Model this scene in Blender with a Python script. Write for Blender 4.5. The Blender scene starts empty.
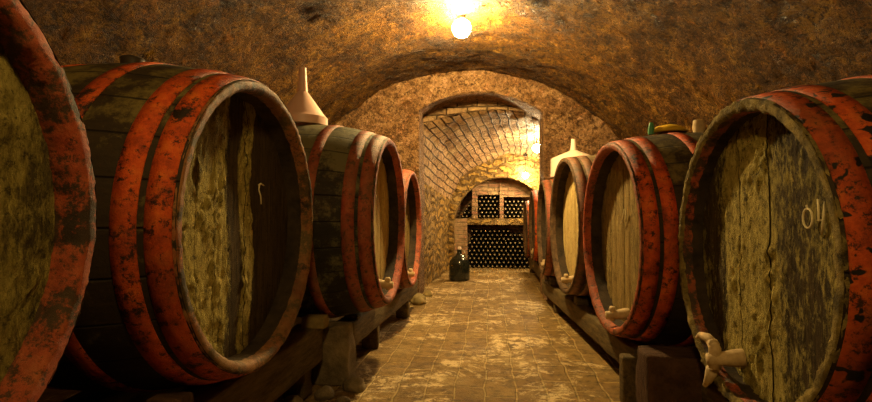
import bpy, bmesh, math, random
from mathutils import Vector, Matrix, noise
random.seed(7)
S = bpy.context.scene
C = S.collection
PI = math.pi

# ------------------------------------------------------------------ materials
def new_mat(name):
    m = bpy.data.materials.new(name); m.use_nodes = True
    nt = m.node_tree
    return m, nt, nt.nodes['Principled BSDF']

class G:
    """small node-graph helper"""
    def __init__(s, name, rnd=True, uv=False):
        s.m, s.nt, s.b = new_mat(name); s.N = s.nt.nodes; s.L = s.nt.links
        tc = s.N.new('ShaderNodeTexCoord')
        s.uv = tc.outputs['UV']
        s.co = tc.outputs['Object']
        if rnd:
            oi = s.N.new('ShaderNodeObjectInfo')
            mul = s.N.new('ShaderNodeMath'); mul.operation = 'MULTIPLY'; mul.inputs[1].default_value = 57.0
            s.L.new(oi.outputs['Random'], mul.inputs[0])
            add = s.N.new('ShaderNodeVectorMath'); add.operation = 'ADD'
            s.L.new(s.co, add.inputs[0]); s.L.new(mul.outputs[0], add.inputs[1])
            s.co = add.outputs[0]
    def link(s, a, b): s.L.new(a, b)
    def stretch(s, sx, sy, sz, src=None):
        mp = s.N.new('ShaderNodeMapping'); mp.inputs['Scale'].default_value = (sx, sy, sz)
        s.link(src or s.co, mp.inputs['Vector']); return mp.outputs[0]
    def noise(s, scale, detail=6, rough=.6, vec=None, dist=0):
        n = s.N.new('ShaderNodeTexNoise'); n.inputs['Scale'].default_value = scale
        n.inputs['Detail'].default_value = detail; n.inputs['Roughness'].default_value = rough
        n.inputs['Distortion'].default_value = dist
        s.link(vec or s.co, n.inputs['Vector']); return n.outputs['Fac']
    def voro(s, scale, feature='F1', vec=None):
        n = s.N.new('ShaderNodeTexVoronoi'); n.feature = feature; n.inputs['Scale'].default_value = scale
        s.link(vec or s.co, n.inputs['Vector']); return n.outputs['Distance']
    def ramp(s, fac, stops):
        r = s.N.new('ShaderNodeValToRGB'); e = r.color_ramp.elements
        while len(e) < len(stops): e.new(.5)
        for q, (p, c) in zip(e, stops):
            q.position = p
            q.color = (c, c, c, 1) if not isinstance(c, (tuple, list)) else (*c, 1)
        s.link(fac, r.inputs[0]); return r.outputs[0]
    def mix(s, fac, a, b, blend='MIX'):
        n = s.N.new('ShaderNodeMix'); n.data_type = 'RGBA'; n.blend_type = blend
        for k, v in ((0, fac), (6, a), (7, b)):
            if isinstance(v, (int, float)): n.inputs[k].default_value = v
            elif isinstance(v, (tuple, list)): n.inputs[k].default_value = (*v, 1)
            else: s.link(v, n.inputs[k])
        return n.outputs[2]
    def math(s, op, a, b=0.):
        n = s.N.new('ShaderNodeMath'); n.operation = op
        for k, v in ((0, a), (1, b)):
            if isinstance(v, (int, float)): n.inputs[k].default_value = v
            else: s.link(v, n.inputs[k])
        return n.outputs[0]
    def attr(s, name):
        n = s.N.new('ShaderNodeAttribute'); n.attribute_name = name; return n.outputs['Fac']
    def brick(s, bw, rh, mortar=.012, vec=None, c1=(.5, .5, .5), c2=(.2, .2, .2), cm=(0, 0, 0), smooth=.3, off=.5):
        n = s.N.new('ShaderNodeTexBrick'); n.inputs['Scale'].default_value = 1; n.offset = off
        n.inputs['Brick Width'].default_value = bw; n.inputs['Row Height'].default_value = rh
        n.inputs['Mortar Size'].default_value = mortar; n.inputs['Mortar Smooth'].default_value = smooth
        n.inputs['Color1'].default_value = (*c1, 1); n.inputs['Color2'].default_value = (*c2, 1); n.inputs['Mortar'].default_value = (*cm, 1)
        s.link(vec or s.uv, n.inputs['Vector']); return n.outputs['Color'], n.outputs['Fac']
    def bump(s, h, strength=.5, dist=.02, prev=None):
        n = s.N.new('ShaderNodeBump'); n.inputs['Strength'].default_value = strength; n.inputs['Distance'].default_value = dist
        s.link(h, n.inputs['Height'])
        if prev: s.link(prev, n.inputs['Normal'])
        return n.outputs[0]
    def done(s, col, rough=.8, bump=None, metal=0, spec=.3):
        if isinstance(col, (tuple, list)): s.b.inputs['Base Color'].default_value = (*col, 1)
        else: s.link(col, s.b.inputs['Base Color'])
        if isinstance(rough, (int, float)): s.b.inputs['Roughness'].default_value = rough
        else: s.link(rough, s.b.inputs['Roughness'])
        s.b.inputs['Metallic'].default_value = metal
        s.b.inputs['Specular IOR Level'].default_value = spec
        if bump: s.link(bump, s.b.inputs['Normal'])
        return s.m

def m_plaster(name, dark, mid, light, rough_amt=1.0, stain=(.40, .23, .03)):
    g = G(name, rnd=False)
    a = g.noise(1.7, 12, .75, dist=.6); b = g.noise(7, 10, .8, dist=.4); v = g.noise(3.1, 9, .75, dist=1.5)
    c = g.noise(16, 9, .8, dist=.5, vec=g.stretch(1, .55, 1)); d = g.noise(44, 6, .8)
    k = g.math('ADD', g.math('MULTIPLY', a, .5), g.math('MULTIPLY', b, .5))
    col = g.ramp(k, [(.36, dark), (.49, mid), (.59, light)])
    col = g.mix(g.ramp(v, [(.53, 0.), (.62, .85)]), col, stain)
    col = g.mix(g.ramp(g.noise(1.9, 9, .72, dist=.9), [(.46, 0.), (.62, .75)]), col, dark)
    col = g.mix(g.ramp(g.noise(4.2, 8, .75, dist=1.8), [(.57, 0.), (.65, .8)]), col, (light[0] * 1.15, light[1] * .85, light[2] * .7))
    col = g.mix(g.ramp(c, [(.40, .92), (.50, 0.)]), col, (dark[0] * .45, dark[1] * .4, dark[2] * .3))
    col = g.mix(g.ramp(c, [(.56, 0.), (.63, .75)]), col, (light[0] * 1.5, light[1] * 1.5, light[2] * 2))
    col = g.mix(g.ramp(d, [(.40, .9), (.49, 0.)]), col, (dark[0] * .5, dark[1] * .45, dark[2] * .4))
    col = g.mix(g.ramp(d, [(.62, 0.), (.70, .8)]), col, (min(1, light[0] * 2), light[1] * 2.1, light[2] * 4))
    h = g.math('ADD', g.math('ADD', g.math('MULTIPLY', g.noise(6, 13, .8), .95), g.math('MULTIPLY', c, .8)), g.math('MULTIPLY', d, .30))
    n = g.bump(h, min(1, 1.0 * rough_amt), .22 * rough_amt)
    return g.done(col, g.ramp(b, [(.40, .25), (.56, .8)]), n, spec=.22)

def m_brick(name, c1, c2, cm, bw, rh, mortar=.014, grime=(.05, .03, .012), wobble=.02, bd=.03, patch=None):
    g = G(name, rnd=False)
    wob = g.N.new('ShaderNodeTexNoise'); wob.inputs['Scale'].default_value = 3.5; wob.inputs['Detail'].default_value = 3
    g.link(g.co, wob.inputs['Vector'])
    sub = g.N.new('ShaderNodeVectorMath'); sub.operation = 'MULTIPLY_ADD'
    sub.inputs[1].default_value = (wobble * 3, wobble * 3, 0)
    g.link(wob.outputs['Color'], sub.inputs[0]); g.link(g.uv, sub.inputs[2])
    col, fac = g.brick(bw, rh, mortar, vec=sub.outputs[0], c1=c1, c2=c2, cm=cm, smooth=.5)
    n1 = g.noise(2.2, 8, .65); n2 = g.noise(14, 8, .7)
    col = g.mix(g.ramp(n2, [(.35, .75), (.55, 0.)]), col, grime)
    col = g.mix(g.ramp(n1, [(.5, 0.), (.7, .5)]), col, (.45, .33, .16))
    if patch:
        w = g.noise(2.0, 9, .75, dist=.8)
        w2 = g.noise(11, 8, .8, dist=.3)
        f = g.math('MULTIPLY', g.ramp(w, [(.51, 0.), (.58, 1.)]), g.ramp(w2, [(.47, 0.), (.52, 1.)]))
        col = g.mix(g.math('MULTIPLY', f, .8), col, patch)
    h = g.math('ADD', g.math('MULTIPLY', fac, -1.0), g.math('MULTIPLY', g.noise(12, 9, .72), 1.1))
    return g.done(col, g.ramp(n1, [(.3, .5), (.6, .85)]), g.bump(h, .9, bd), spec=.3)

def m_hoop(name, red, wear, blotch=False, dust=0., dustcol=(.26, .15, .07)):
    g = G(name)
    a = g.noise(8, 11, .78); b = g.noise(26, 9, .82); c = g.noise(3.2, 7, .7)
    col = g.ramp(g.noise(15, 8, .75), [(.32, (red[0] * .42, red[1] * .4, red[2] * .5)), (.5, red), (.68, (red[0] * 1.15, red[1] * 1.9, red[2] * 2.0))])
    col = g.mix(g.ramp(c, [(.36, .65), (.55, 0.)]), col, (.075, .024, .010))
    col = g.mix(g.ramp(a, [(wear - .03, 1.), (wear + .03, 0.)]), col, (.022, .013, .006))
    col = g.mix(g.ramp(b, [(.41, .95), (.47, 0.)]), col, (.022, .011, .004))
    if blotch:
        vv = g.noise(21, 2, .45, dist=.2)
        col = g.mix(g.ramp(vv, [(.57, 0.), (.60, 1.)]), col, (.012, .008, .005))
    if dust: col = g.mix(g.math('MULTIPLY', g.ramp(g.noise(3, 9, .7), [(.38, 0.), (.62, 1.)]), dust), col, dustcol)
    return g.done(col, .6, g.bump(g.math('ADD', a, g.math('MULTIPLY', b, .6)), .7, .010), spec=.3)

def m_stave(name, base, mould, amount, n_st=26):
    g = G(name)
    # uv.x = angle 0..1, uv.y = metres along the barrel
    grain = g.noise(6, 6, .7, vec=g.stretch(1, 9, 9))
    sep = g.N.new('ShaderNodeSeparateXYZ'); g.link(g.uv, sep.inputs[0])
    fr = g.math('FRACT', g.math('MULTIPLY', sep.outputs[0], float(n_st)))
    edge = g.math('ABSOLUTE', g.math('SUBTRACT', fr, .5))
    groove = g.ramp(edge, [(.462, 0.), (.5, 1.)])
    st = g.N.new('ShaderNodeTexWhiteNoise'); st.noise_dimensions = '1D'
    g.link(g.math('FLOOR', g.math('MULTIPLY', sep.outputs[0], float(n_st))), st.inputs['W'])
    col = g.mix(g.ramp(grain, [(.3, 0.), (.7, 1.)]), (base[0] * .45, base[1] * .45, base[2] * .45), base)
    col = g.mix(g.math('MULTIPLY', st.outputs[0], .35), col, (base[0] * .4, base[1] * .4, base[2] * .4))
    tc = g.N.new('ShaderNodeTexCoord'); oz = g.N.new('ShaderNodeSeparateXYZ'); g.link(tc.outputs['Object'], oz.inputs[0])
    settle = g.ramp(oz.outputs[2], [(.80, 0.), (1.0, 1.)])      # dust lies on the upper side of the barrel
    nz = g.math('ADD', g.noise(6.5, 10, .78), g.math('MULTIPLY', settle, .12))
    mo = g.math('MULTIPLY', g.ramp(nz, [(1 - amount, 0.), (1 - amount + .12, 1.)]), .85)
    col = g.mix(mo, col, mould)
    col = g.mix(groove, col, (.006, .004, .002))
    h = g.math('SUBTRACT', g.math('MULTIPLY', g.noise(14, 8, .7), .6), g.math('MULTIPLY', groove, .8))
    return g.done(col, .72, g.bump(h, .6, .012), spec=.3)

def m_head(name, wood, dark, mould, lo=.42, bd=.02, streaky=3.2):
    """boards; attribute 'mould' 0..1 per vertex raises the mould cover"""
    g = G(name)
    grain = g.noise(11, 9, .78, vec=g.stretch(1, 7, .55))
    col = g.ramp(grain, [(.36, dark), (.5, tuple((p + q) / 2 for p, q in zip(wood, dark))), (.62, wood)])
    streak = g.noise(3.0, 9, .78, vec=g.stretch(1, streaky, .7))
    lump = g.noise(24, 9, .8, vec=g.stretch(1, 1.5, .6))
    at = g.attr('mould')
    f = g.math('ADD', g.math('ADD', g.math('MULTIPLY', streak, .40), g.math('MULTIPLY', lump, .60)), g.math('MULTIPLY', g.math('SUBTRACT', at, .5), .45))
    mo = g.ramp(f, [(lo, 0.), (lo + .07, 1.)])
    mc = g.ramp(g.noise(24, 10, .82, vec=g.stretch(1, 1.4, .6)), [(.36, (mould[0] * .25, mould[1] * .24, mould[2] * .15)), (.5, (mould[0] * .7, mould[1] * .68, mould[2] * .6)), (.62, mould)])
    col = g.mix(mo, col, mc)
    col = g.mix(g.ramp(g.noise(36, 7, .8), [(.38, .8), (.46, 0.)]), col, dark)
    h = g.math('ADD', g.math('MULTIPLY', mo, g.math('ADD', lump, .2)), g.math('MULTIPLY', grain, .4))
    return g.done(col, .85, g.bump(h, .9, bd), spec=.2)

def m_noise(name, c1, c2, scale=8, rough=.8, bd=.015, bs=.6, spec=.3, st=None, metal=0):
    g = G(name)
    v = g.stretch(*st) if st else None
    a = g.noise(scale, 8, .7, vec=v)
    col = g.ramp(a, [(.34, c1), (.66, c2)])
    return g.done(col, rough, g.bump(a, bs, bd), spec=spec, metal=metal)

def m_emit(name, col, strength):
    m, nt, b = new_mat(name)
    b.inputs['Base Color'].default_value = (.9, .85, .75, 1)
    b.inputs['Emission Color'].default_value = (*col, 1)
    b.inputs['Emission Strength'].default_value = strength
    return m

M = {}
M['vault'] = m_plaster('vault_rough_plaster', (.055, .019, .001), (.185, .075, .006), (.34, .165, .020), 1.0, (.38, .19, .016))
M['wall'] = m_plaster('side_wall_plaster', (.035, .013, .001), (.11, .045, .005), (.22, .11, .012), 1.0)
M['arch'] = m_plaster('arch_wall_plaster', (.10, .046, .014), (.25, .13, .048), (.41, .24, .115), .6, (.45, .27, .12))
M['pbrick'] = m_brick('passage_brick', (.50, .32, .16), (.33, .19, .085), (.06, .03, .010), .27, .095, .012, bd=.05)
M['prubble'] = m_brick('passage_rubble', (.44, .26, .05), (.32, .18, .035), (.16, .09, .02), .24, .11, .03, bd=.05, wobble=.12)
M['ebrick'] = m_brick('end_brick', (.36, .22, .10), (.30, .13, .07), (.24, .16, .08), .24, .075, .012, bd=.02)
M['floor'] = m_brick('floor_paving', (.30, .185, .050), (.20, .115, .028), (.48, .33, .12), .30, .170, .008, grime=(.055, .03, .008), wobble=.02, bd=.030, patch=(.80, .62, .33))

RED = (.60, .080, .008)
M['hoop'] = m_hoop('red_hoop', RED, .42)
M['hoop_dark'] = m_hoop('worn_red_hoop', (.36, .06, .012), .48)
M['hoop_blotch'] = m_hoop('blotched_red_hoop', (.54, .078, .010), .34, blotch=True)
M['hoop_dusty'] = m_hoop('dusty_red_hoop', (.36, .065, .026), .40, dust=.4)
M['stave'] = m_stave('dark_stave', (.042, .026, .009), (.16, .12, .032), .43)
M['stave_black'] = m_stave('black_stave', (.030, .026, .014), (.16, .145, .065), .50)
M['stave_brown'] = m_stave('brown_stave', (.10, .06, .028), (.20, .14, .06), .45)
M['head_moss'] = m_head('mouldy_head', (.10, .062, .018), (.018, .011, .003), (.68, .55, .16), .465, .035)
M['head_l1'] = m_head('olive_head', (.16, .12, .035), (.035, .025, .008), (.52, .42, .11), .455, .03)
M['head_pale'] = m_head('pale_oak_head', (.68, .52, .20), (.28, .18, .06), (.36, .27, .09), .62, .006)
M['head_olive'] = m_head('olive_oak_head', (.40, .285, .09), (.13, .08, .022), (.52, .38, .11), .52, .010)
M['ring_moss'] = m_noise('mossy_chime', (.05, .036, .010), (.42, .31, .09), 15, .9, .04, 1.0)
M['ring_red'] = m_hoop('red_chime', (.42, .07, .025), .42, dust=.3)
M['ring_worn'] = m_hoop('worn_red_chime', (.38, .06, .018), .50, dust=.2)
M['croze_red'] = m_hoop('worn_red_recess', (.40, .07, .02), .49, dust=.25)
M['hoop_brown'] = m_hoop('brown_hoop', (.20, .06, .028), .46, dust=.5)
M['ring_l2'] = m_hoop('mossy_red_chime', (.28, .085, .028), .48, dust=.42, dustcol=(.36, .25, .08))
M['ring_brown'] = m_noise('dark_chime', (.04, .022, .010), (.17, .10, .045), 13, .85, .02, .7)
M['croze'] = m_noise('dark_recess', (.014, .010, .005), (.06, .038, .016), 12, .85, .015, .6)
M['tap'] = m_noise('pale_tap_wood', (.42, .29, .14), (.66, .50, .28), 20, .65, .004, .4)
M['chalk'] = m_noise('chalk', (.60, .50, .27), (.75, .66, .40), 60, .9, .002, .3)
M['beam'] = m_noise('stillage_timber', (.045, .030, .010), (.17, .115, .040), 5, .8, .015, .7, st=(6, 1, 6))
M['beam_dark'] = m_noise('dark_timber', (.030, .012, .006), (.105, .050, .022), 7, .85, .02, .8, st=(1.2, 5, 1.2))
M['wedge'] = m_noise('pale_wedge', (.14, .10, .035), (.33, .24, .085), 9, .8, .008, .5)
M['stone'] = m_noise('stone', (.10, .075, .040), (.30, .23, .13), 9, .9, .03, .8)
M['pinkplastic'] = m_noise('pink_plastic', (.76, .47, .36), (.82, .54, .43), 5, .42, .001, .1, spec=.45)
M['cream'] = m_noise('cream_plastic', (.74, .56, .42), (.82, .64, .50), 5, .5, .001, .1, spec=.4)
M['glassdark'] = m_noise('dark_glass', (.008, .009, .006), (.016, .018, .011), 6, .14, .001, .05, spec=.6)
M['bottle'] = m_noise('bottle_glass', (.010, .010, .006), (.022, .020, .012), 8, .22, .001, .1, spec=.5)
M['capsule'] = m_noise('capsule', (.20, .145, .07), (.34, .25, .13), 30, .5, .001, .1)
M['yellow'] = m_noise('yellow_plastic', (.62, .38, .02), (.70, .46, .03), 5, .45, .001, .1)
M['green'] = m_noise('green_plastic', (.06, .28, .12), (.10, .36, .17), 5, .4, .001, .1)
M['bungdark'] = m_noise('dark_bung', (.03, .022, .016), (.07, .05, .035), 12, .4, .002, .2, spec=.5)
M['iron'] = m_noise('dark_iron', (.03, .024, .018), (.08, .06, .04), 20, .6, .002, .3)
M['bulb_a'] = m_emit('lit_globe_main', (1, .69, .27), 180)
M['bulb_b'] = m_emit('lit_globe_passage', (1, .73, .36), 100)
M['bulb_c'] = m_emit('lit_globe_end', (1, .73, .36), 100)
M['bulb_d'] = m_emit('lit_globe_near', (1, .64, .21), 29)

# ------------------------------------------------------------------ helpers
def link(o, parent=None):
    C.objects.link(o)
    if parent: o.parent = parent
    return o

def mesh_obj(name, verts, faces, mats, parent=None, smooth=True, uvs=None, fmat=None, loc=(0, 0, 0), attr=None):
    me = bpy.data.meshes.new(name); me.from_pydata(verts, [], faces)
    for m in (mats if isinstance(mats, (list, tuple)) else [mats]): me.materials.append(m)
    if smooth: me.polygons.foreach_set('use_smooth', [True] * len(me.polygons))
    if fmat: me.polygons.foreach_set('material_index', fmat)
    if uvs:
        ul = me.uv_layers.new(name='UVMap')
        k = 0
        for p in uvs:
            for c in p: ul.data[k].uv = c; k += 1
    if attr:
        for an, vals in attr.items():
            a = me.attributes.new(an, 'FLOAT', 'POINT'); a.data.foreach_set('value', vals)
    me.update()
    o = bpy.data.objects.new(name, me); o.location = loc
    return link(o, parent)

def bm_obj(name, bm, mat, parent=None, smooth=False, loc=(0, 0, 0), recalc=True):
    if recalc: bmesh.ops.recalc_face_normals(bm, faces=bm.faces)
    me = bpy.data.meshes.new(name); bm.to_mesh(me); bm.free()
    for m in (mat if isinstance(mat, (list, tuple)) else [mat]): me.materials.append(m)
    if smooth: me.polygons.foreach_set('use_smooth', [True] * len(me.polygons))
    o = bpy.data.objects.new(name, me); o.location = loc
    return link(o, parent)

def empty(name, loc, rz=0):
    o = bpy.data.objects.new(name, None); o.empty_display_size = .1
    o.location = loc; o.rotation_euler = (0, 0, rz); C.objects.link(o); return o

def tag(o, label, cat, group=None):
    o['label'] = label; o['category'] = cat
    if group: o['group'] = group
    return o

def struct(o): o['kind'] = 'structure'; return o

def fbm(x, y, z, sc=1., oct=4):
    return noise.fractal(Vector((x * sc, y * sc, z * sc)), 1.0, 2.1, oct)

def grid(name, P, uv, mat, parent=None, flip=False):
    """P[i][j] points, uv[i][j]"""
    ni, nj = len(P), len(P[0]); V = [p for r in P for p in r]; F = []; U = []
    for i in range(ni - 1):
        for j in range(nj - 1):
            q = [(i, j), (i + 1, j), (i + 1, j + 1), (i, j + 1)]
            if flip: q.reverse()
            F.append([a * nj + b for a, b in q]); U.append([uv[a][b] for a, b in q])
    return mesh_obj(name, V, F, mat, parent, True, U)

def lathe_v(prof, n=48, axis='z', closed=False):
    """profile of (r, h) -> verts, faces around z (h=z) or x (h=x)"""
    V = []; F = []; k = len(prof)
    for i in range(n):
        a = 2 * PI * i / n
        for r, h in prof:
            if axis == 'z': V.append((r * math.cos(a), r * math.sin(a), h))
            else: V.append((h, r * math.cos(a), r * math.sin(a)))
    m = k if closed else k - 1
    for i in range(n):
        for j in range(m):
            a = i * k + j; b = i * k + (j + 1) % k; c = ((i + 1) % n) * k + (j + 1) % k; d = ((i + 1) % n) * k + j
            F.append((a, b, c, d))
    return V, F

def lathe(name, prof, mat, parent=None, n=40, axis='z', closed=False, loc=(0, 0, 0), rot=None):
    bm = bmesh.new(); V, F = lathe_v(prof, n, axis, closed)
    vs = [bm.verts.new(v) for v in V]
    for f in F: bm.faces.new([vs[i] for i in f])
    bmesh.ops.remove_doubles(bm, verts=bm.verts, dist=1e-5)
    bmesh.ops.dissolve_degenerate(bm, edges=bm.edges, dist=1e-6)
    if rot is not None: bmesh.ops.transform(bm, matrix=rot, verts=bm.verts)
    o = bm_obj(name, bm, mat, parent, True, loc)
    me = o.data
    try: me.set_sharp_from_angle(angle=math.radians(40))
    except Exception: pass
    return o

def rough_box(name, dims, mat, parent=None, loc=(0, 0, 0), rz=0, amp=.006, cut=.07, bev=.012, seed=0, taper=0):
    """timber/stone block, origin at the middle of its base; worn by noise"""
    lx, ly, lz = dims; bm = bmesh.new()
    bmesh.ops.create_cube(bm, size=1)
    for v in bm.verts:
        k = 1 - taper * (v.co.z + .5)
        v.co = Vector((v.co.x * lx * k, v.co.y * ly * k, (v.co.z + .5) * lz))
    bmesh.ops.bevel(bm, geom=list(bm.edges), offset=bev, segments=2, affect='EDGES', profile=.6)
    for ax, L in ((0, lx), (1, ly), (2, lz)):
        for q in range(1, max(1, int(L / cut))):
            t = -L / 2 + q * L / int(L / cut) if ax < 2 else q * L / int(L / cut)
            co = [0, 0, 0]; co[ax] = t; no = [0, 0, 0]; no[ax] = 1
            bmesh.ops.bisect_plane(bm, geom=list(bm.verts) + list(bm.edges) + list(bm.faces), plane_co=co, plane_no=no)
    for v in bm.verts:
        p = v.co + Vector((seed * 3.1, seed * 1.7, seed))
        d = Vector((fbm(p.x, p.y, p.z, 5), fbm(p.x + 9, p.y, p.z, 5), fbm(p.x, p.y + 9, p.z, 5))) * amp
        if v.co.z < .02: d.z = 0
        v.co += d
    o = bm_obj(name, bm, mat, parent, True, loc); o.rotation_euler = (0, 0, rz); return o

def tube(bm, pts, r, n=8):
    """tapering tube along pts; r a number or list"""
    rs = r if isinstance(r, (list, tuple)) else [r] * len(pts)
    rings = []
    pts = [Vector(p) for p in pts]
    for i, p in enumerate(pts):
        t = (pts[min(i + 1, len(pts) - 1)] - pts[max(i - 1, 0)]).normalized()
        u = t.orthogonal().normalized() if i == 0 else (u - t * u.dot(t)).normalized()
        w = t.cross(u)
        rings.append([bm.verts.new(p + (u * math.cos(2 * PI * k / n) + w * math.sin(2 * PI * k / n)) * rs[i]) for k in range(n)])
    for a, b in zip(rings, rings[1:]):
        for k in range(n): bm.faces.new((a[k], a[(k + 1) % n], b[(k + 1) % n], b[k]))
    bm.faces.new(rings[0][::-1]); bm.faces.new(rings[-1])

# ------------------------------------------------------------------ the cellar
VC, VZ, VR = -.316, .408, 2.379          # front vault: centre x, spring height, radius
YB, YW, YR, YE = -2.0, 6.1, 6.62, 9.2     # rear wall, cross wall, back of its arch, end arch

def disp(p, n, amp, sc):
    f = noise.fractal(Vector(p) * sc, .72, 2.1, 7)
    return (p[0] + n[0] * f * amp, p[1] + n[1] * f * amp, p[2] + n[2] * f * amp)

NY = 230
def ys(a, b, n): return [a + (b - a) * i / n for i in range(n + 1)]
P = []; U = []
for y in ys(YB, YW + .03, NY):
    r = []; u = []
    for k in range(181):
        th = PI * k / 180; c, s = math.cos(th), math.sin(th)
        r.append(disp((VC - VR * c, y, VZ + VR * s), (-c, 0, s), .042, 1.7)); u.append((th * VR, y))
    P.append(r); U.append(u)
struct(grid('ceiling', P, U, M['vault'], flip=True))
for side, x, sx in (('left', VC - VR, -1), ('right', VC + VR, 1)):
    P = []; U = []
    for y in ys(YB, YW + .03, NY):
        P.append([disp((x, y, z), (sx, 0, 0), .075, 1.3) for z in ys(-.02, VZ, 8)]); U.append([(z, y) for z in ys(-.02, VZ, 8)])
    struct(grid('wall_' + side, P, U, M['wall'], flip=(side == 'right')))

# floor: paving slabs laid along the aisle (uv x runs along the aisle)
P = []; U = []
for y in ys(YB, 10.0, 170):
    P.append([(x, y, .010 * fbm(x, y, 0, 2.2, 4)) for x in ys(-2.8, 2.2, 80)]); U.append([(y, x) for x in ys(-2.8, 2.2, 80)])
struct(grid('floor', P, U, M['floor'], flip=True))

def outline(pts, n):
    L = [0]
    for a, b in zip(pts, pts[1:]): L.append(L[-1] + math.dist(a, b))
    out = []; k = 0
    for i in range(n + 1):
        t = L[-1] * i / n
        while k < len(L) - 2 and L[k + 1] < t: k += 1
        f = (t - L[k]) / max(1e-9, L[k + 1] - L[k]); a, b = pts[k], pts[k + 1]
        out.append((a[0] + (b[0] - a[0]) * f, a[1] + (b[1] - a[1]) * f))
    return out

def arch_wall(name, outer, inner, y0, y1, mat, amp, soffit_rows=8):
    """wall in the plane y0 with an opening; the opening runs back to y1"""
    n = 220; o = outline(outer, n); q = outline(inner, n)
    P = []; U = []
    for j in range(31):
        f = j / 30
        r = []; u = []
        for a, b in zip(o, q):
            x = a[0] + (b[0] - a[0]) * f; z = a[1] + (b[1] - a[1]) * f
            r.append((x, y0 + amp * (fbm(x, y0, z, 3, 5)) * (1 if j < 30 else .6), z)); u.append((x, z))
        P.append(r); U.append(u)
    L = [0]
    for a, b in zip(q, q[1:]): L.append(L[-1] + math.dist(a, b))
    for j in range(1, soffit_rows + 1):
        y = y0 + (y1 - y0) * j / soffit_rows
        r = []; u = []
        for (x, z), l in zip(q, L):
            d = amp * .8 * fbm(x, y, z, 3, 4); cx = sum(p[0] for p in q) / len(q)
            r.append((x + (d if x > cx else -d) * .5, y, max(0, z + d * .5) if z > .01 else z)); u.append((l, y))
        P.append(r); U.append(u)
    return struct(grid(name, P, U, mat))

def arc3(a, top, b, n=24):
    """circular arc through a, top, b (x,z)"""
    (x1, z1), (x2, z2), (x3, z3) = a, top, b
    d = 2 * (x1 * (z2 - z3) + x2 * (z3 - z1) + x3 * (z1 - z2))
    ux = ((x1**2 + z1**2) * (z2 - z3) + (x2**2 + z2**2) * (z3 - z1) + (x3**2 + z3**2) * (z1 - z2)) / d
    uz = ((x1**2 + z1**2) * (x3 - x2) + (x2**2 + z2**2) * (x1 - x3) + (x3**2 + z3**2) * (x2 - x1)) / d
    r = math.hypot(x1 - ux, z1 - uz); t1 = math.atan2(z1 - uz, x1 - ux); t3 = math.atan2(z3 - uz, x3 - ux)
    if t1 < 0 and x1 < ux: t1 += 2 * PI
    return [(ux + r * math.cos(t1 + (t3 - t1) * i / n), uz + r * math.sin(t1 + (t3 - t1) * i / n)) for i in range(n + 1)]

outer = [(VC - VR - .1, -.02), (VC - VR - .1, VZ)] + [(VC - (VR + .1) * math.cos(PI * k / 60), VZ + (VR + .1) * math.sin(PI * k / 60)) for k in range(61)] + [(VC + VR + .1, VZ), (VC + VR + .1, -.02)]
inner = [(-.872, -.02), (-.872, 2.32)] + arc3((-.872, 2.32), (-.10, 2.515), (.647, 2.25)) + [(.647, 2.25), (.647, -.02)]
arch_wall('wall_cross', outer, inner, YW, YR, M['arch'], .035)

# passage vault behind the cross wall: flat segmental at the front, round at the end
def passage_line(t):
    """outline at t in 0..1 along the passage, left foot to right foot"""
    xl = -.93 + .17 * t; xr = 1.68 + .05 * t
    a = outline([(xl, -.02), (xl, 2.20)] + arc3((xl, 2.20), (.12, 2.40), (xr, 1.75), 40) + [(xr, 1.75), (xr, -.02)], 200)
    zs, top = 1.0, 2.12; cx = (xl + xr) / 2; hw = (xr - xl) / 2
    b = outline([(xl, -.02), (xl, zs)] + [(cx - hw * math.cos(PI * k / 48), zs + (top - zs) * math.sin(PI * k / 48)) for k in range(1, 48)] + [(xr, zs), (xr, -.02)], 200)
    f = t**.6
    return [(p[0] + (q[0] - p[0]) * f, p[1] + (q[1] - p[1]) * f) for p, q in zip(a, b)]
def passage_part(lo, hi, name, mat, uvscale=1):
    P = []; U = []
    for i in range(61):
        t = i / 60; y = YR - .02 + (YE - YR + .06) * t
        pts = outline(passage_line(t), 200)[lo:hi + 1]
        r = []; u = []
        for k, (x, z) in enumerate(pts):
            f = fbm(x, y, z, 3.2, 5) * .035
            r.append((x + (f if x > .4 else -f), y, z + (f if z > 1.2 else 0))); u.append((y, (lo + k) * .0265))
        P.append(r); U.append(u)
    return struct(grid(name, P, U, mat, flip=True))
passage_part(0, 46, 'wall_passage_left', M['prubble'])
passage_part(46, 156, 'ceiling_passage', M['pbrick'])
passage_part(156, 200, 'wall_passage_right', M['prubble'])

# masonry that closes the gap between the back of the arch and the vault
ob = [(p[0] + (-.35 if p[0] < .4 else .35), p[1] + (.35 if p[1] > .9 else 0)) for p in passage_line(0.)]
ib = passage_line(0.)
arch_wall('wall_arch_back', ob, ib, YR - .03, YR + .05, M['pbrick'], .02, 2)
# wall with the low end arch
o9 = [(p[0] + (-.06 if p[0] < .4 else .06), p[1] + (.08 if p[1] > .9 else 0)) for p in passage_line(1.0)]
i9 = [(-.66, -.02), (-.66, .90)] + arc3((-.66, .90), (.20, 1.70), (1.06, .90), 30) + [(1.06, .90), (1.06, -.02)]
arch_wall('wall_end', o9, i9, YE, YE + .3, M['prubble'], .03)

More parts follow.
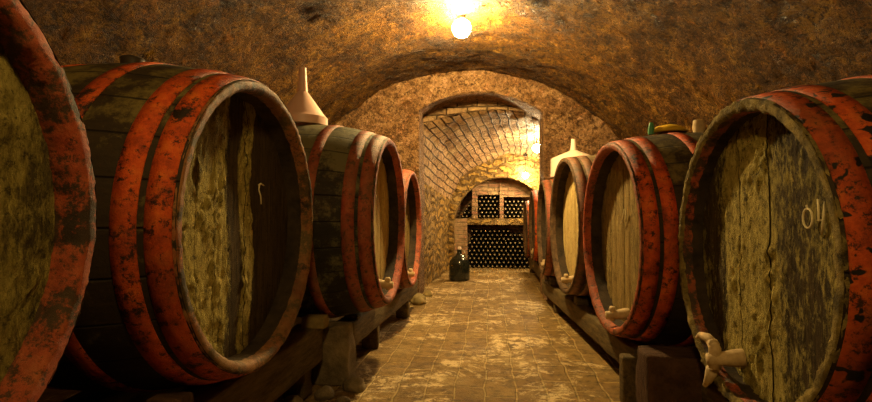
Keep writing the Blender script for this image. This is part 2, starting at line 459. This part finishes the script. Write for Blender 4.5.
def brick_box(name, x0, x1, y0, y1, z0, z1, mat):
    V = [(x, y, z) for x in (x0, x1) for y in (y0, y1) for z in (z0, z1)]
    F = [(0, 1, 3, 2), (4, 6, 7, 5), (0, 4, 5, 1), (2, 3, 7, 6), (0, 2, 6, 4), (1, 5, 7, 3)]
    U = []
    for k, f in enumerate(F):
        U.append([((V[i][1], V[i][2]) if k < 2 else (V[i][0], V[i][2]) if k < 4 else (V[i][0], V[i][1])) for i in f])
    return struct(mesh_obj(name, V, F, mat, None, False, U))
brick_box('trim_1', -1.0, -.43, 9.46, 9.95, 0, .955, M['ebrick'])        # brick pier left of the alcove
brick_box('trim_2', -.43, 1.5, 9.46, 9.95, .835, .955, M['prubble'])     # ledge over the alcove
brick_box('trim_3', -.335, -.235, 9.52, 9.95, .955, 1.9, M['ebrick'])    # niche piers
brick_box('trim_4', .185, .255, 9.52, 9.95, .955, 1.9, M['ebrick'])
brick_box('trim_5', -.235, .185, 9.56, 9.95, 1.40, 1.9, M['ebrick'])     # brick above the niches
brick_box('trim_6', .255, 1.2, 9.56, 9.95, 1.36, 1.9, M['ebrick'])
brick_box('wall_back', -1.2, 1.8, 9.95, 10.1, -.02, 2.2, M['ebrick'])
brick_box('wall_rear', -2.8, 2.2, YB - .15, YB, -.02, 2.9, M['wall'])

# ------------------------------------------------------------------ barrels
LEN = 1.0; REC = .115; TH = .038

LUMPY = []
def barrel(name_label, group, x, y, z, s, yaw, hoop, stave, head, ring, croze='croze', Rb=1.125, mould=None, tap=None, bung=None, chalk=None, recess=REC, seed=0, band=None, ragged=.004, hoops=6, boards=9):
    """x,y,z: centre of the front chime plane; local +x is the front"""
    rb = s * Rb
    root = empty('wine_barrel', (0, 0, 0), yaw)
    d = Matrix.Rotation(yaw, 3, 'Z') @ Vector((-LEN / 2, 0, 0))
    root.location = (x + d.x, y + d.y, z - rb)
    tag(root, name_label, 'barrel', group)
    H = LEN / 2
    def rad(t): return s + (rb - s) * (1 - (t / H)**2)       # t measured from the middle
    off = Vector((0, 0, rb))
    def sh(vs): return [(a, b, c + rb) for a, b, c in vs]
    # staves: outer shell with uv
    n = 104; k = 40; V = []; F = []; U = []
    for i in range(n):
        a = 2 * PI * i / n
        for j in range(k + 1):
            t = -H + LEN * j / k; r = rad(t) + .0022 * fbm(math.cos(a) * 3 + seed, math.sin(a) * 3, t * 2, 1.5, 3)
            V.append((t, r * math.cos(a), r * math.sin(a) + rb))
    for i in range(n):
        for j in range(k):
            i2 = (i + 1) % n
            F.append((i * (k + 1) + j, i * (k + 1) + j + 1, i2 * (k + 1) + j + 1, i2 * (k + 1) + j)); 
            U.append([(i / n, LEN * j / k), (i / n, LEN * (j + 1) / k), ((i + 1) / n, LEN * (j + 1) / k), ((i + 1) / n, LEN * j / k)])
    F = [f[::-1] for f in F]; U = [u[::-1] for u in U]
    mesh_obj('staves', V, F, M[stave], root, True, U)
    # chimes: stave ends, bevelled, running in to the heads
    def chime(sign, mats):
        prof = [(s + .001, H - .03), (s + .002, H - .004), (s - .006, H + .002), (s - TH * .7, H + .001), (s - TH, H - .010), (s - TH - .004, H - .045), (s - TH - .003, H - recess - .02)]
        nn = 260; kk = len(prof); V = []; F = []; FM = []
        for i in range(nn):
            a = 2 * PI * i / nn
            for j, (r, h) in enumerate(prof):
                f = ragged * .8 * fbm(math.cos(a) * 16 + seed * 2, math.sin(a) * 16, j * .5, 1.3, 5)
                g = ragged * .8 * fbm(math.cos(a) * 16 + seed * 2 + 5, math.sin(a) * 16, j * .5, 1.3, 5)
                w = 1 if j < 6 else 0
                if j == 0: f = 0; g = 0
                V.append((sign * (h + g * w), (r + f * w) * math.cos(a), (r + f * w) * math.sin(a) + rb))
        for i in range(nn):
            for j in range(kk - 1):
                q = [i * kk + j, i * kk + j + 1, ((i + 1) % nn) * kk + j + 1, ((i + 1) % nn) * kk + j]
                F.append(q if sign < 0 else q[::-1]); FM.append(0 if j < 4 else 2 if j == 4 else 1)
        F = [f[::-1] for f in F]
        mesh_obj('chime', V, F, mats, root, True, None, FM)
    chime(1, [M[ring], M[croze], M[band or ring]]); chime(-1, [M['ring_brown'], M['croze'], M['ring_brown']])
    # heads: upright boards
    def headm(sign, mat, nm):
        R = s - TH + .002; w = 2 * R / boards; xf = sign * (H - recess); V = []; F = []; A = []
        rr = random.Random(seed * 11 + (3 if sign > 0 else 4))
        edges = [-R + w * i + (rr.uniform(-.018, .018) if 0 < i < boards else 0) for i in range(boards + 1)]
        for b in range(boards):
            gp = .0002 if mould in LUMPY and sign > 0 else .0012; y0, y1 = edges[b] + gp, edges[b + 1] - gp; st, rows = (16, 96) if mould in LUMPY and sign > 0 else (6, 28)
            lift = rr.uniform(-.0025, .0025)
            base = len(V)
            for i in range(st + 1):
                yy = y0 + (y1 - y0) * i / st; zz = math.sqrt(max(0, R * R - yy * yy))
                for j in range(rows + 1):
                    c = -zz + 2 * zz * j / rows
                    mv = mould(yy, c, b) if (mould and sign > 0) else .5
                    e = -.006 if i in (0, st) else 0
                    if mould in LUMPY and sign > 0:
                        cov = max(0, min(1, (mv - .25) * 2.2)) * max(0, min(1, .6 + 1.6 * fbm(yy * 2.2 + seed, c, 3, 4, 4)))
                        bulge = cov * .012 * (.5 + noise.fractal(Vector((yy * 34 + seed, c * 19, 0)), .7, 2.1, 5)); e *= .2; bulge = min(bulge, .015)
                    else: bulge = .002 * fbm(yy + seed, c, 0, 14, 4)
                    V.append((xf + sign * (lift + bulge + e), yy, c + rb)); A.append(mv)
            for i in range(st):
                for j in range(rows):
                    q = [base + i * (rows + 1) + j, base + (i + 1) * (rows + 1) + j, base + (i + 1) * (rows + 1) + j + 1, base + i * (rows + 1) + j + 1]
                    F.append(q if sign > 0 else q[::-1])
            # dark gap floor behind the joints
        base = len(V); m = 48
        for i in range(m): V.append((xf - sign * .014, R * math.cos(2 * PI * i / m), R * math.sin(2 * PI * i / m) + rb)); A.append(0.)
        F.append(list(range(base, base + m)) if sign > 0 else list(range(base, base + m))[::-1])
        return mesh_obj(nm, V, F, M[mat], root, True, None, None, attr={'mould': A})
    headm(1, head, 'front_head'); headm(-1, 'head_olive', 'back_head')
    # hoops
    spans = [(.010, .078), (.098, .165), (.315, .375)]
    for sg in (1, -1):
        for a0, a1 in spans:
            t0, t1 = H - a0, H - a1
            pr = [(rad(t0) - .003, t0), (rad(t0) + .004, t0), (rad((t0 + t1) / 2) + .0055, (t0 + t1) / 2), (rad(t1) + .004, t1), (rad(t1) - .003, t1)]
            nn = 96; V, F = lathe_v(pr, nn, 'x', True)
            V = [(sg * a, b, c + rb) for a, b, c in V]
            mesh_obj('hoop', V, F if sg < 0 else [f[::-1] for f in F], M[hoop], root, True)
            bpy.context.view_layer.objects.active = None
    # wooden tap at the foot of the head
    if tap:
        ty, tz, tl, style = tap
        xf = H - recess
        bm = bmesh.new()
        tube(bm, [(xf - .01, ty, tz + rb), (xf + .02, ty, tz + rb), (xf + tl * .55, ty, tz + rb - .004), (xf + tl, ty, tz + rb - .008)], [.036, .034, .027, .024], 14)
        tb = bm_obj('tap', bm, M['tap'], root, True)
        bm = bmesh.new()
        if style == 'horn':
            q = Vector((xf + tl * .80, ty, tz + rb))
            tube(bm, [q + Vector((0, -.02, -.05)), q + Vector((.004, -.045, -.095)), q + Vector((.008, -.075, -.13))], [.024, .017, .008], 10)
            tube(bm, [q + Vector((0, .0, -.04)), q + Vector((0, 0, .035)), q + Vector((.002, -.02, .055))], [.022, .022, .020], 10)
            tube(bm, [q + Vector((0, .0, .045)), q + Vector((.004, -.05, .062)), q + Vector((.006, -.11, .058)), q + Vector((.008, -.145, .04))], [.020, .018, .013, .006], 10)
        else:
            q = Vector((xf + tl * .72, ty, tz + rb))
            tube(bm, [q + Vector((0, 0, -.040)), q + Vector((0, 0, 0)), q + Vector((0, 0, .030)), q + Vector((0, 0, .044))], [.014, .018, .020, .015], 10)
        bm_obj('tap_key', bm, M['tap'], tb, True)
    if bung:
        kind, bt = bung
        prof = {'cup': [(0, -.03), (.043, -.03), (.043, .040), (.046, .046), (.040, .052), (0, .052)],
                'cone': [(0, -.02), (.016, -.02), (.0155, .02), (.009, .09), (0, .092)],
                'plug': [(0, -.03), (.028, -.03), (.036, .04), (.030, .080), (0, .085)]}[kind]
        mt = {'cup': 'bungdark', 'cone': 'cream', 'plug': 'tap'}[kind]
        lathe('bung', prof, M[mt], root, 24, loc=(bt, 0, rb + rad(bt)))
    if chalk:
        bm = bmesh.new()
        for st in chalk:
            tube(bm, [(H - recess + .018, a, b + rb) for a, b in st], .0032, 6)
        bm_obj('chalk_mark', bm, M['chalk'], root, True)
    return root

def rnd_mould(lo, hi, sd):
    rr = random.Random(sd); vals = [rr.uniform(lo, hi) for _ in range(16)]
    return lambda yy, zz, b: vals[b]

def bands(stops, yy):
    for (a, va), (b, vb) in zip(stops, stops[1:]):
        if yy <= b: return va + (vb - va) * max(0, min(1, (yy - a) / (b - a)))
    return stops[-1][1]
def l2_mould(yy, zz, b):
    # the boards nearest the camera are mouldy, those beyond the middle are bare and dark
    v = bands([(-.5, .75), (-.10, .85), (-.03, .30), (.02, .15), (.05, .80), (.12, .70), (.15, .05), (.5, .0)], yy + .02 * math.sin(zz * 9))
    if yy > .12: v += .7 * max(0, -zz - .26)
    return v - .6 * max(0, zz - .36)
def r1_mould(yy, zz, b):
    # local y grows towards the camera on the right-hand row
    return bands([(-.5, .55), (-.36, .35), (-.22, .70), (.02, .75), (.12, .50), (.26, .38), (.38, .62), (.5, .85)], yy + .03 * math.sin(zz * 7)) - .45 * max(0, zz - .3) + .3 * max(0, -zz - .3)
def l1_mould(yy, zz, b): return .62 + .1 * math.sin(yy * 9)

LUMPY += [l1_mould, l2_mould, r1_mould]
RL = 'red-hooped barrels along the left wall'; RR = 'red-hooped barrels along the right wall'
barrel('nearest left barrel, cut off by the frame edge, with an olive mouldy head', RL, -.870, .49, .995, .535, 0, 'hoop_dark', 'stave', 'head_l1', 'ring_worn', croze='croze_red', Rb=1.17, mould=l1_mould, recess=.062, seed=1, ragged=.006)
barrel('large left barrel with bright red hoops and a half mouldy, half dark head', RL, -.872, 1.856, .965, .545, 0, 'hoop', 'stave', 'head_moss', 'ring_l2', Rb=1.14, mould=l2_mould, bung=('cup', -.06), seed=2, ragged=.0045,
       chalk=[[(.155, .165), (.175, .172), (.205, .166)], [(.163, .168), (.158, .145), (.175, .12), (.180, .085)]])
barrel('left barrel with pale oak head and black staves, carrying the pink funnel', RL, -.647, 3.26, .968, .535, 0, 'hoop_dusty', 'stave_black', 'head_pale', 'ring_red', Rb=1.19, tap=(.02, -.42, .12, 'key'), seed=3, mould=rnd_mould(.35, .5, 3))
barrel('farthest left barrel, half hidden, beside the yellow passage wall', RL, -.695, 4.54, .885, .520, 0, 'hoop_dusty', 'stave_brown', 'head_olive', 'ring_red', tap=(.0, -.41, .12, 'key'), seed=4, mould=rnd_mould(.35, .6, 4))
CH04 = [[(.274 + .022 * math.sin(q) , .132 + .029 * math.cos(q)) for q in [PI * 2 * k / 14 for k in range(15)]], [(.274, .160), (.270, .170)],
        [(.322, .187), (.323, .150), (.323, .126), (.345, .128)], [(.352, .178), (.343, .13), (.335, .088)]]
YAWR = PI
barrel('nearest right barrel with black blotched red hoops and a chalked 04', RR, .850, 1.846, .861, .535, YAWR, 'hoop_blotch', 'stave', 'head_moss', 'ring_moss', mould=r1_mould, tap=(-.16, -.395, .125, 'horn'), band='croze_red', recess=.092, seed=5, ragged=.009, chalk=CH04)
barrel('right barrel with the yellow lid and green stopper on top', RR, .694, 3.086, .871, .560, YAWR + math.radians(4), 'hoop', 'stave', 'head_olive', 'ring_red', Rb=1.11, tap=(.02, -.45, .13, 'key'), bung=('plug', -.05), seed=6, mould=rnd_mould(.35, .6, 6),
       chalk=[[(.06, .17), (.05, .12), (.045, .09)], [(.02, .17), (.0, .13), (-.01, .1), (-.05, .085)]])
barrel('third right barrel with a narrow pale head and brown chime', RR, .610, 4.32, .920, .565, YAWR + math.radians(4), 'hoop_brown', 'stave_brown', 'head_pale', 'ring_brown', Rb=1.06, tap=(.02, -.45, .13, 'key'), seed=7, mould=rnd_mould(.3, .55, 7))
barrel('fourth right barrel, under the cream funnel', RR, .550, 5.50, .875, .500, YAWR, 'hoop_dusty', 'stave_brown', 'head_olive', 'ring_brown', Rb=1.07, tap=(.0, -.39, .12, 'key'), seed=8, mould=rnd_mould(.35, .6, 8))
barrel('fifth right barrel, in the passage, showing a red hoop', RR, .600, 7.42, .860, .500, YAWR, 'hoop', 'stave', 'head_olive', 'ring_brown', Rb=1.1, tap=(.0, -.38, .12, 'key'), seed=9, mould=rnd_mould(.35, .6, 9))
barrel('farthest right barrel, nearest the bottle wall', RR, .585, 8.50, .780, .460, YAWR, 'hoop_dark', 'stave', 'head_olive', 'ring_brown', Rb=1.1, bung=('cone', .40), seed=10, mould=rnd_mould(.35, .6, 10))

# ------------------------------------------------------------------ things standing on the barrels
f = empty('funnel', (-1.265, 3.26, 1.607))
tag(f, 'pink plastic funnel upside down on the left barrel with the pale head', 'funnel')
lathe('cone', [(.162, 0), (.170, .002), (.170, .055), (.164, .060), (.150, .075), (.045, .222), (.036, .232), (.032, .230), (.040, .216), (.148, .06), (.160, .05), (.160, 0)], M['pinkplastic'], f, 56, closed=True)
lathe('spout', [(.036, .226), (.030, .30), (.024, .385), (.024, .40), (.019, .40), (.019, .38), (.026, .30), (.031, .226)], M['pinkplastic'], f, 32, closed=True)
f = empty('funnel', (.895, 5.48, 1.414))
tag(f, 'cream plastic funnel upside down on the fourth right barrel, beside a lamp', 'funnel')
lathe('cone', [(.235, 0), (.245, .002), (.240, .19), (.230, .205), (.045, .285), (.036, .290), (.030, .285), (.040, .275), (.225, .19), (.233, 0)], M['cream'], f, 48, closed=True)
lathe('spout', [(.038, .283), (.030, .34), (.024, .41), (.018, .41), (.024, .34), (.030, .283)], M['cream'], f, 24, closed=True)
o = lathe('lid', [(0, 0), (.100, 0), (.104, .006), (.100, .016), (.070, .038), (.030, .048), (0, .050)], M['yellow'], None, 32, loc=(1.06, 3.10, 1.494))
tag(o, 'yellow domed plastic lid lying on top of the second right barrel', 'lid')
o = lathe('stopper', [(0, 0), (.019, 0), (.0185, .03), (.012, .066), (.010, .070), (0, .070)], M['green'], None, 20, loc=(.955, 3.08, 1.484))
tag(o, 'small green cone stopper standing on the second right barrel', 'stopper')

# ------------------------------------------------------------------ stillage
def beam(label, x0, y0, x1, y1, w, z0, z1, mat, seed, name='stillage_beam', group='stillage beams'):
    L = math.hypot(x1 - x0, y1 - y0); a = math.atan2(y1 - y0, x1 - x0) - PI / 2
    o = rough_box(name, (w, L, z1 - z0), M[mat], None, ((x0 + x1) / 2, (y0 + y1) / 2, z0), a, .008, .10, .012, seed)
    return tag(o, label, 'beam', group)
beam('long left timber beam under the two nearest left barrels, aisle side', -1.05, -.6, -1.05, 2.86, .16, .16, .365, 'beam', 1)
beam('left timber beam against the wall under the near left barrels', -1.50, -.6, -1.50, 5.6, .16, .14, .320, 'beam', 2)
beam('left timber beam under the pale headed barrel and its neighbour', -.92, 3.10, -.84, 5.35, .13, .17, .325, 'beam', 3)
beam('right timber beam under the second and third right barrels', .84, 2.88, .66, 5.98, .12, .11, .262, 'beam', 4)
beam('right timber beam against the wall', 1.52, -.4, 1.40, 5.6, .14, .10, .24, 'beam', 5)
beam('right timber beam under the nearest right barrel', 1.10, -.4, 1.02, 2.40, .15, .10, .25, 'beam', 6)
beam('timber beam under the two passage barrels', .76, 6.85, .74, 9.0, .12, .12, .29, 'beam', 7)

def post(label, x, y, w, d, h, mat, seed, name='stillage_post', cat='post', taper=.05, amp=.010, group='stillage posts'):
    o = rough_box(name, (w, d, h), M[mat], None, (x, y, 0), 0, amp, .06, .015, seed, taper)
    return tag(o, label, cat, group)
post('rough stone pedestal standing between the two left beams', -.945, 2.98, .25, .17, .35, 'stone', 1, name='stone_pedestal', cat='pedestal', taper=.16, amp=.03, group=None)
post('short post under the left beam below the pale headed barrel', -.90, 3.75, .12, .10, .175, 'beam', 2)
post('short post under the left beam below the farthest left barrel', -.86, 4.9, .12, .10, .175, 'beam', 3)
post('short post under the wall side beam of the left row', -1.50, 2.9, .14, .14, .145, 'beam', 12)
post('short post under the end of the long left beam by the pedestal', -1.06, 2.70, .13, .12, .165, 'beam', 11)
post('short post under the near end of the long left beam', -1.05, .2, .14, .14, .165, 'beam', 13)
post('short post under the near end of the left wall beam', -1.50, .2, .14, .14, .145, 'beam', 14)
post('upright timber post at the near end of the right beam', .735, 2.79, .085, .085, .255, 'beam', 4, taper=0)
post('short post at the far end of the right beam', .70, 5.3, .10, .10, .115, 'beam', 5)
post('short post under the right wall beam', 1.45, 3.1, .12, .12, .105, 'beam', 15)
post('short post under the near end of the right wall beam', 1.51, .2, .12, .12, .105, 'beam', 16)
post('short post under the beam of the nearest right barrel', 1.09, .2, .12, .12, .105, 'beam', 17)
post('short post at the near end of the passage beam', .76, 6.95, .10, .10, .125, 'beam', 18)
post('short post at the far end of the passage beam', .74, 8.9, .10, .10, .125, 'beam', 19)
o = rough_box('timber_block', (.76, .20, .35), M['beam_dark'], None, (1.10, 2.53, 0), 0, .014, .05, .02, 21)
tag(o, 'big dark reddish timber block between the two nearest right barrels', 'block')

def wedge(label, x, y, z, w, d, h, seed, mat='wedge'):
    o = rough_box('barrel_wedge', (w, d, h), M[mat], None, (x, y, z), 0, .004, .05, .008, seed, .08)
    return tag(o, label, 'wedge', 'wedges under the barrels')
wedge('pale wooden wedge on the left beam beside the funnel barrel', -.995, 2.79, .365, .14, .10, .065, 1)
wedge('dark wedge on the left beam under the half mouldy barrel', -1.02, 1.52, .365, .12, .09, .06, 2, 'beam_dark')

wedge('small wedge under the foot of the pale headed left barrel', -.905, 3.26, .325, .10, .12, .022, 3, 'beam')
wedge('wedge holding up the third right barrel', .755, 4.32, .262, .10, .14, .062, 4, 'beam')
wedge('wedge holding up the fourth right barrel', .685, 5.50, .262, .10, .12, .088, 5, 'beam')

def rock(label, x, y, r, seed, mat='stone', sq=.7):
    bm = bmesh.new(); bmesh.ops.create_icosphere(bm, subdivisions=3, radius=r)
    for v in bm.verts:
        v.co *= 1 + .35 * fbm(v.co.x / r + seed * 7, v.co.y / r, v.co.z / r, .8, 3)
        v.co.z *= sq
        v.co.z = max(v.co.z, -r * .4)
    o = bm_obj('rock', bm, M[mat], None, True, (x, y, r * .38)); o.rotation_euler = (0, 0, seed)
    return tag(o, label, 'rock', 'loose rubble on the floor')
rock('grey stone at the foot of the stone pedestal, nearest the aisle', -.77, 2.84, .065, 1)
rock('stone lying just in front of the stone pedestal', -.90, 2.70, .055, 2)
rock('small stone on the floor left of the pedestal front', -1.04, 2.56, .05, 3)
rock('small stone at the aisle edge before the pedestal', -.78, 2.62, .038, 4)
rock('ochre stone at the foot of the yellow passage wall', -.80, 5.62, .085, 5, 'wedge')
rock('larger ochre stone under the farthest left barrel beside the wall corner', -.86, 5.80, .10, 6, 'wedge')
rock('pale stone at the wall foot just past the arch corner', -.775, 6.25, .06, 7, 'wedge')

# ------------------------------------------------------------------ demijohn by the pier
d = empty('demijohn', (-.475, 7.78, 0))
tag(d, 'dark glass demijohn on the floor beside the left passage wall', 'demijohn')
lathe('body', [(0, .004), (.135, .004), (.155, .02), (.160, .06), (.160, .25), (.150, .30), (.110, .355), (.055, .395), (.036, .42), (.034, .46), (.040, .465), (.040, .48), (.028, .48), (.026, .46), (0, .45)], M['glassdark'], d, 40)
lathe('stopper', [(0, .46), (.024, .46), (.030, .50), (.026, .52), (0, .525)], M['cream'], d, 20)
bm = bmesh.new(); tube(bm, [(.03, 0, .47), (.075, -.02, .45), (.10, -.03, .40), (.085, -.03, .37)], .012, 8)
bm_obj('handle', bm, M['capsule'], d, True)

# ------------------------------------------------------------------ bottles, necks towards the aisle
bprof = [(0, 0), (.0125, 0), (.0150, .001), (.0155, .004), (.0155, .024), (.0135, .026), (.0140, .075), (.024, .110), (.036, .140), (.0385, .155), (.0385, .29), (.034, .298), (0, .290)]
V, F = lathe_v(bprof, 14, 'x')
V = [(b, a, c) for a, b, c in V]           # axis along +y, mouth at y = 0
bme = bpy.data.meshes.new('wine_bottle'); bme.from_pydata(V, [], F)
bme.materials.append(M['bottle']); bme.materials.append(M['capsule'])
kp = len(bprof) - 1
bme.polygons.foreach_set('material_index', [1 if (i % kp) < 4 else 0 for i in range(len(bme.polygons))])
bme.polygons.foreach_set('use_smooth', [True] * len(bme.polygons)); bme.update()
ORD = ['first', 'second', 'third', 'fourth', 'fifth', 'sixth', 'seventh', 'eighth', 'ninth', 'tenth', 'eleventh', 'twelfth', 'thirteenth', 'fourteenth', 'fifteenth']
def bottle(x, y, z, label, group):
    o = bpy.data.objects.new('wine_bottle', bme); C.objects.link(o); o.location = (x, y, z)
    tag(o, label, 'wine bottle', group)
def stack(x0, x1, z0, top, sp, where, group, y=9.60, first=0):
    rh = sp * .866; r = 0
    while True:
        z = z0 + .0395 + r * rh; c = 0
        x = x0 + sp / 2 + (sp / 2 if r % 2 else 0); any_ = False
        while x < x1 - sp / 2 + .001:
            if z + .02 < top(x):
                bottle(x, y + .012 * math.sin(x * 57 + r * 13), z, 'dark wine bottle %s, %s row from below, %s from left' % (where, ORD[min(r, 14)], ORD[min(c, 14)]), group); any_ = True
                c += 1
            x += sp
        r += 1
        if not any_ or r > 14: break
def pile_top(x):
    if x < -.38: return .64
    if x < -.30: return .76
    if x > .58: return .60
    if x > .40: return .70
    return .80
stack(-.43, .80, 0.0, pile_top, .086, 'in the big floor pile', 'bottles in the big floor pile')
def lun(x): return 1.68 - .80 * (abs(x - .2) / .86)**2.2 - .03
stack(-.72, -.335, .955, lun, .079, 'in the left ledge niche', 'bottles in the left ledge niche')
stack(-.235, .185, .955, lambda x: 1.40, .082, 'in the middle ledge niche', 'bottles in the middle ledge niche')
stack(.255, .66, .955, lambda x: 1.36, .080, 'in the right ledge niche', 'bottles in the right ledge niche')

# ------------------------------------------------------------------ lamps
def lamp(label, x, y, z, r, ztop, mat):
    l = empty('ceiling_lamp', (x, y, z)); tag(l, label, 'lamp', 'bare globe lamps down the vault')
    lathe('globe', [(0, -r)] + [(r * math.sin(PI * k / 14), -r * math.cos(PI * k / 14)) for k in range(1, 13)] + [(r * .42, r * .9), (0, r * .9)], M[mat], l, 24)
    lathe('socket', [(0, r * .86), (r * .50, r * .86), (r * .50, r * 1.15), (r * .3, r * 1.45), (.008, r * 1.5), (.006, ztop - z - .01), (.04, ztop - z), (.04, ztop - z + .04), (0, ztop - z + .04)], M['iron'], l, 20)
def vault_z(x, y):
    th = math.acos((VC - x) / VR); c, q = math.cos(th), math.sin(th)
    return disp((VC - VR * c, y, VZ + VR * q), (-c, 0, q), .042, 1.7)[2]
zv = min(vault_z(-.25 + a, 4.45 + b) for a in (-.08, 0, .08) for b in (-.08, 0, .08))
lamp('big glowing globe lamp fixed under the front vault before the arch', -.25, 4.45, zv - .105, .085, zv - .005, 'bulb_a')
lamp('glowing globe lamp right of the brick passage vault', .715, 7.75, 2.035, .065, 2.36, 'bulb_b')
lamp('farthest glowing globe lamp before the bottle wall arch', .63, 9.0, 1.72, .055, 2.06, 'bulb_c')
lamp('globe lamp hanging on a cord close to the near barrels', -.12, .25, 2.28, .085, 2.74, 'bulb_d')

# ------------------------------------------------------------------ world, camera, view
w = bpy.data.worlds.new('World'); S.world = w; w.use_nodes = True
w.node_tree.nodes['Background'].inputs[0].default_value = (1, .6, .3, 1)
w.node_tree.nodes['Background'].inputs[1].default_value = .0005
cam = bpy.data.cameras.new('Camera'); co = bpy.data.objects.new('Camera', cam); C.objects.link(co)
F_PX = 500.0
cam.sensor_width = 36; cam.lens = F_PX / 872 * 36; cam.clip_start = .02
co.location = (0, 0, 1.0)
yaw = math.atan(54 / F_PX); pitch = math.atan(15 / math.hypot(F_PX, 54))
co.rotation_euler = (PI / 2 + pitch, 0, yaw)
S.camera = co
vs = S.view_settings
vs.view_transform = 'Standard'; vs.look = 'None'; vs.gamma = 1; vs.use_curve_mapping = False
vs.exposure = 2.85

S.cycles.use_denoising = True
S.cycles.denoising_prefilter = 'NONE'
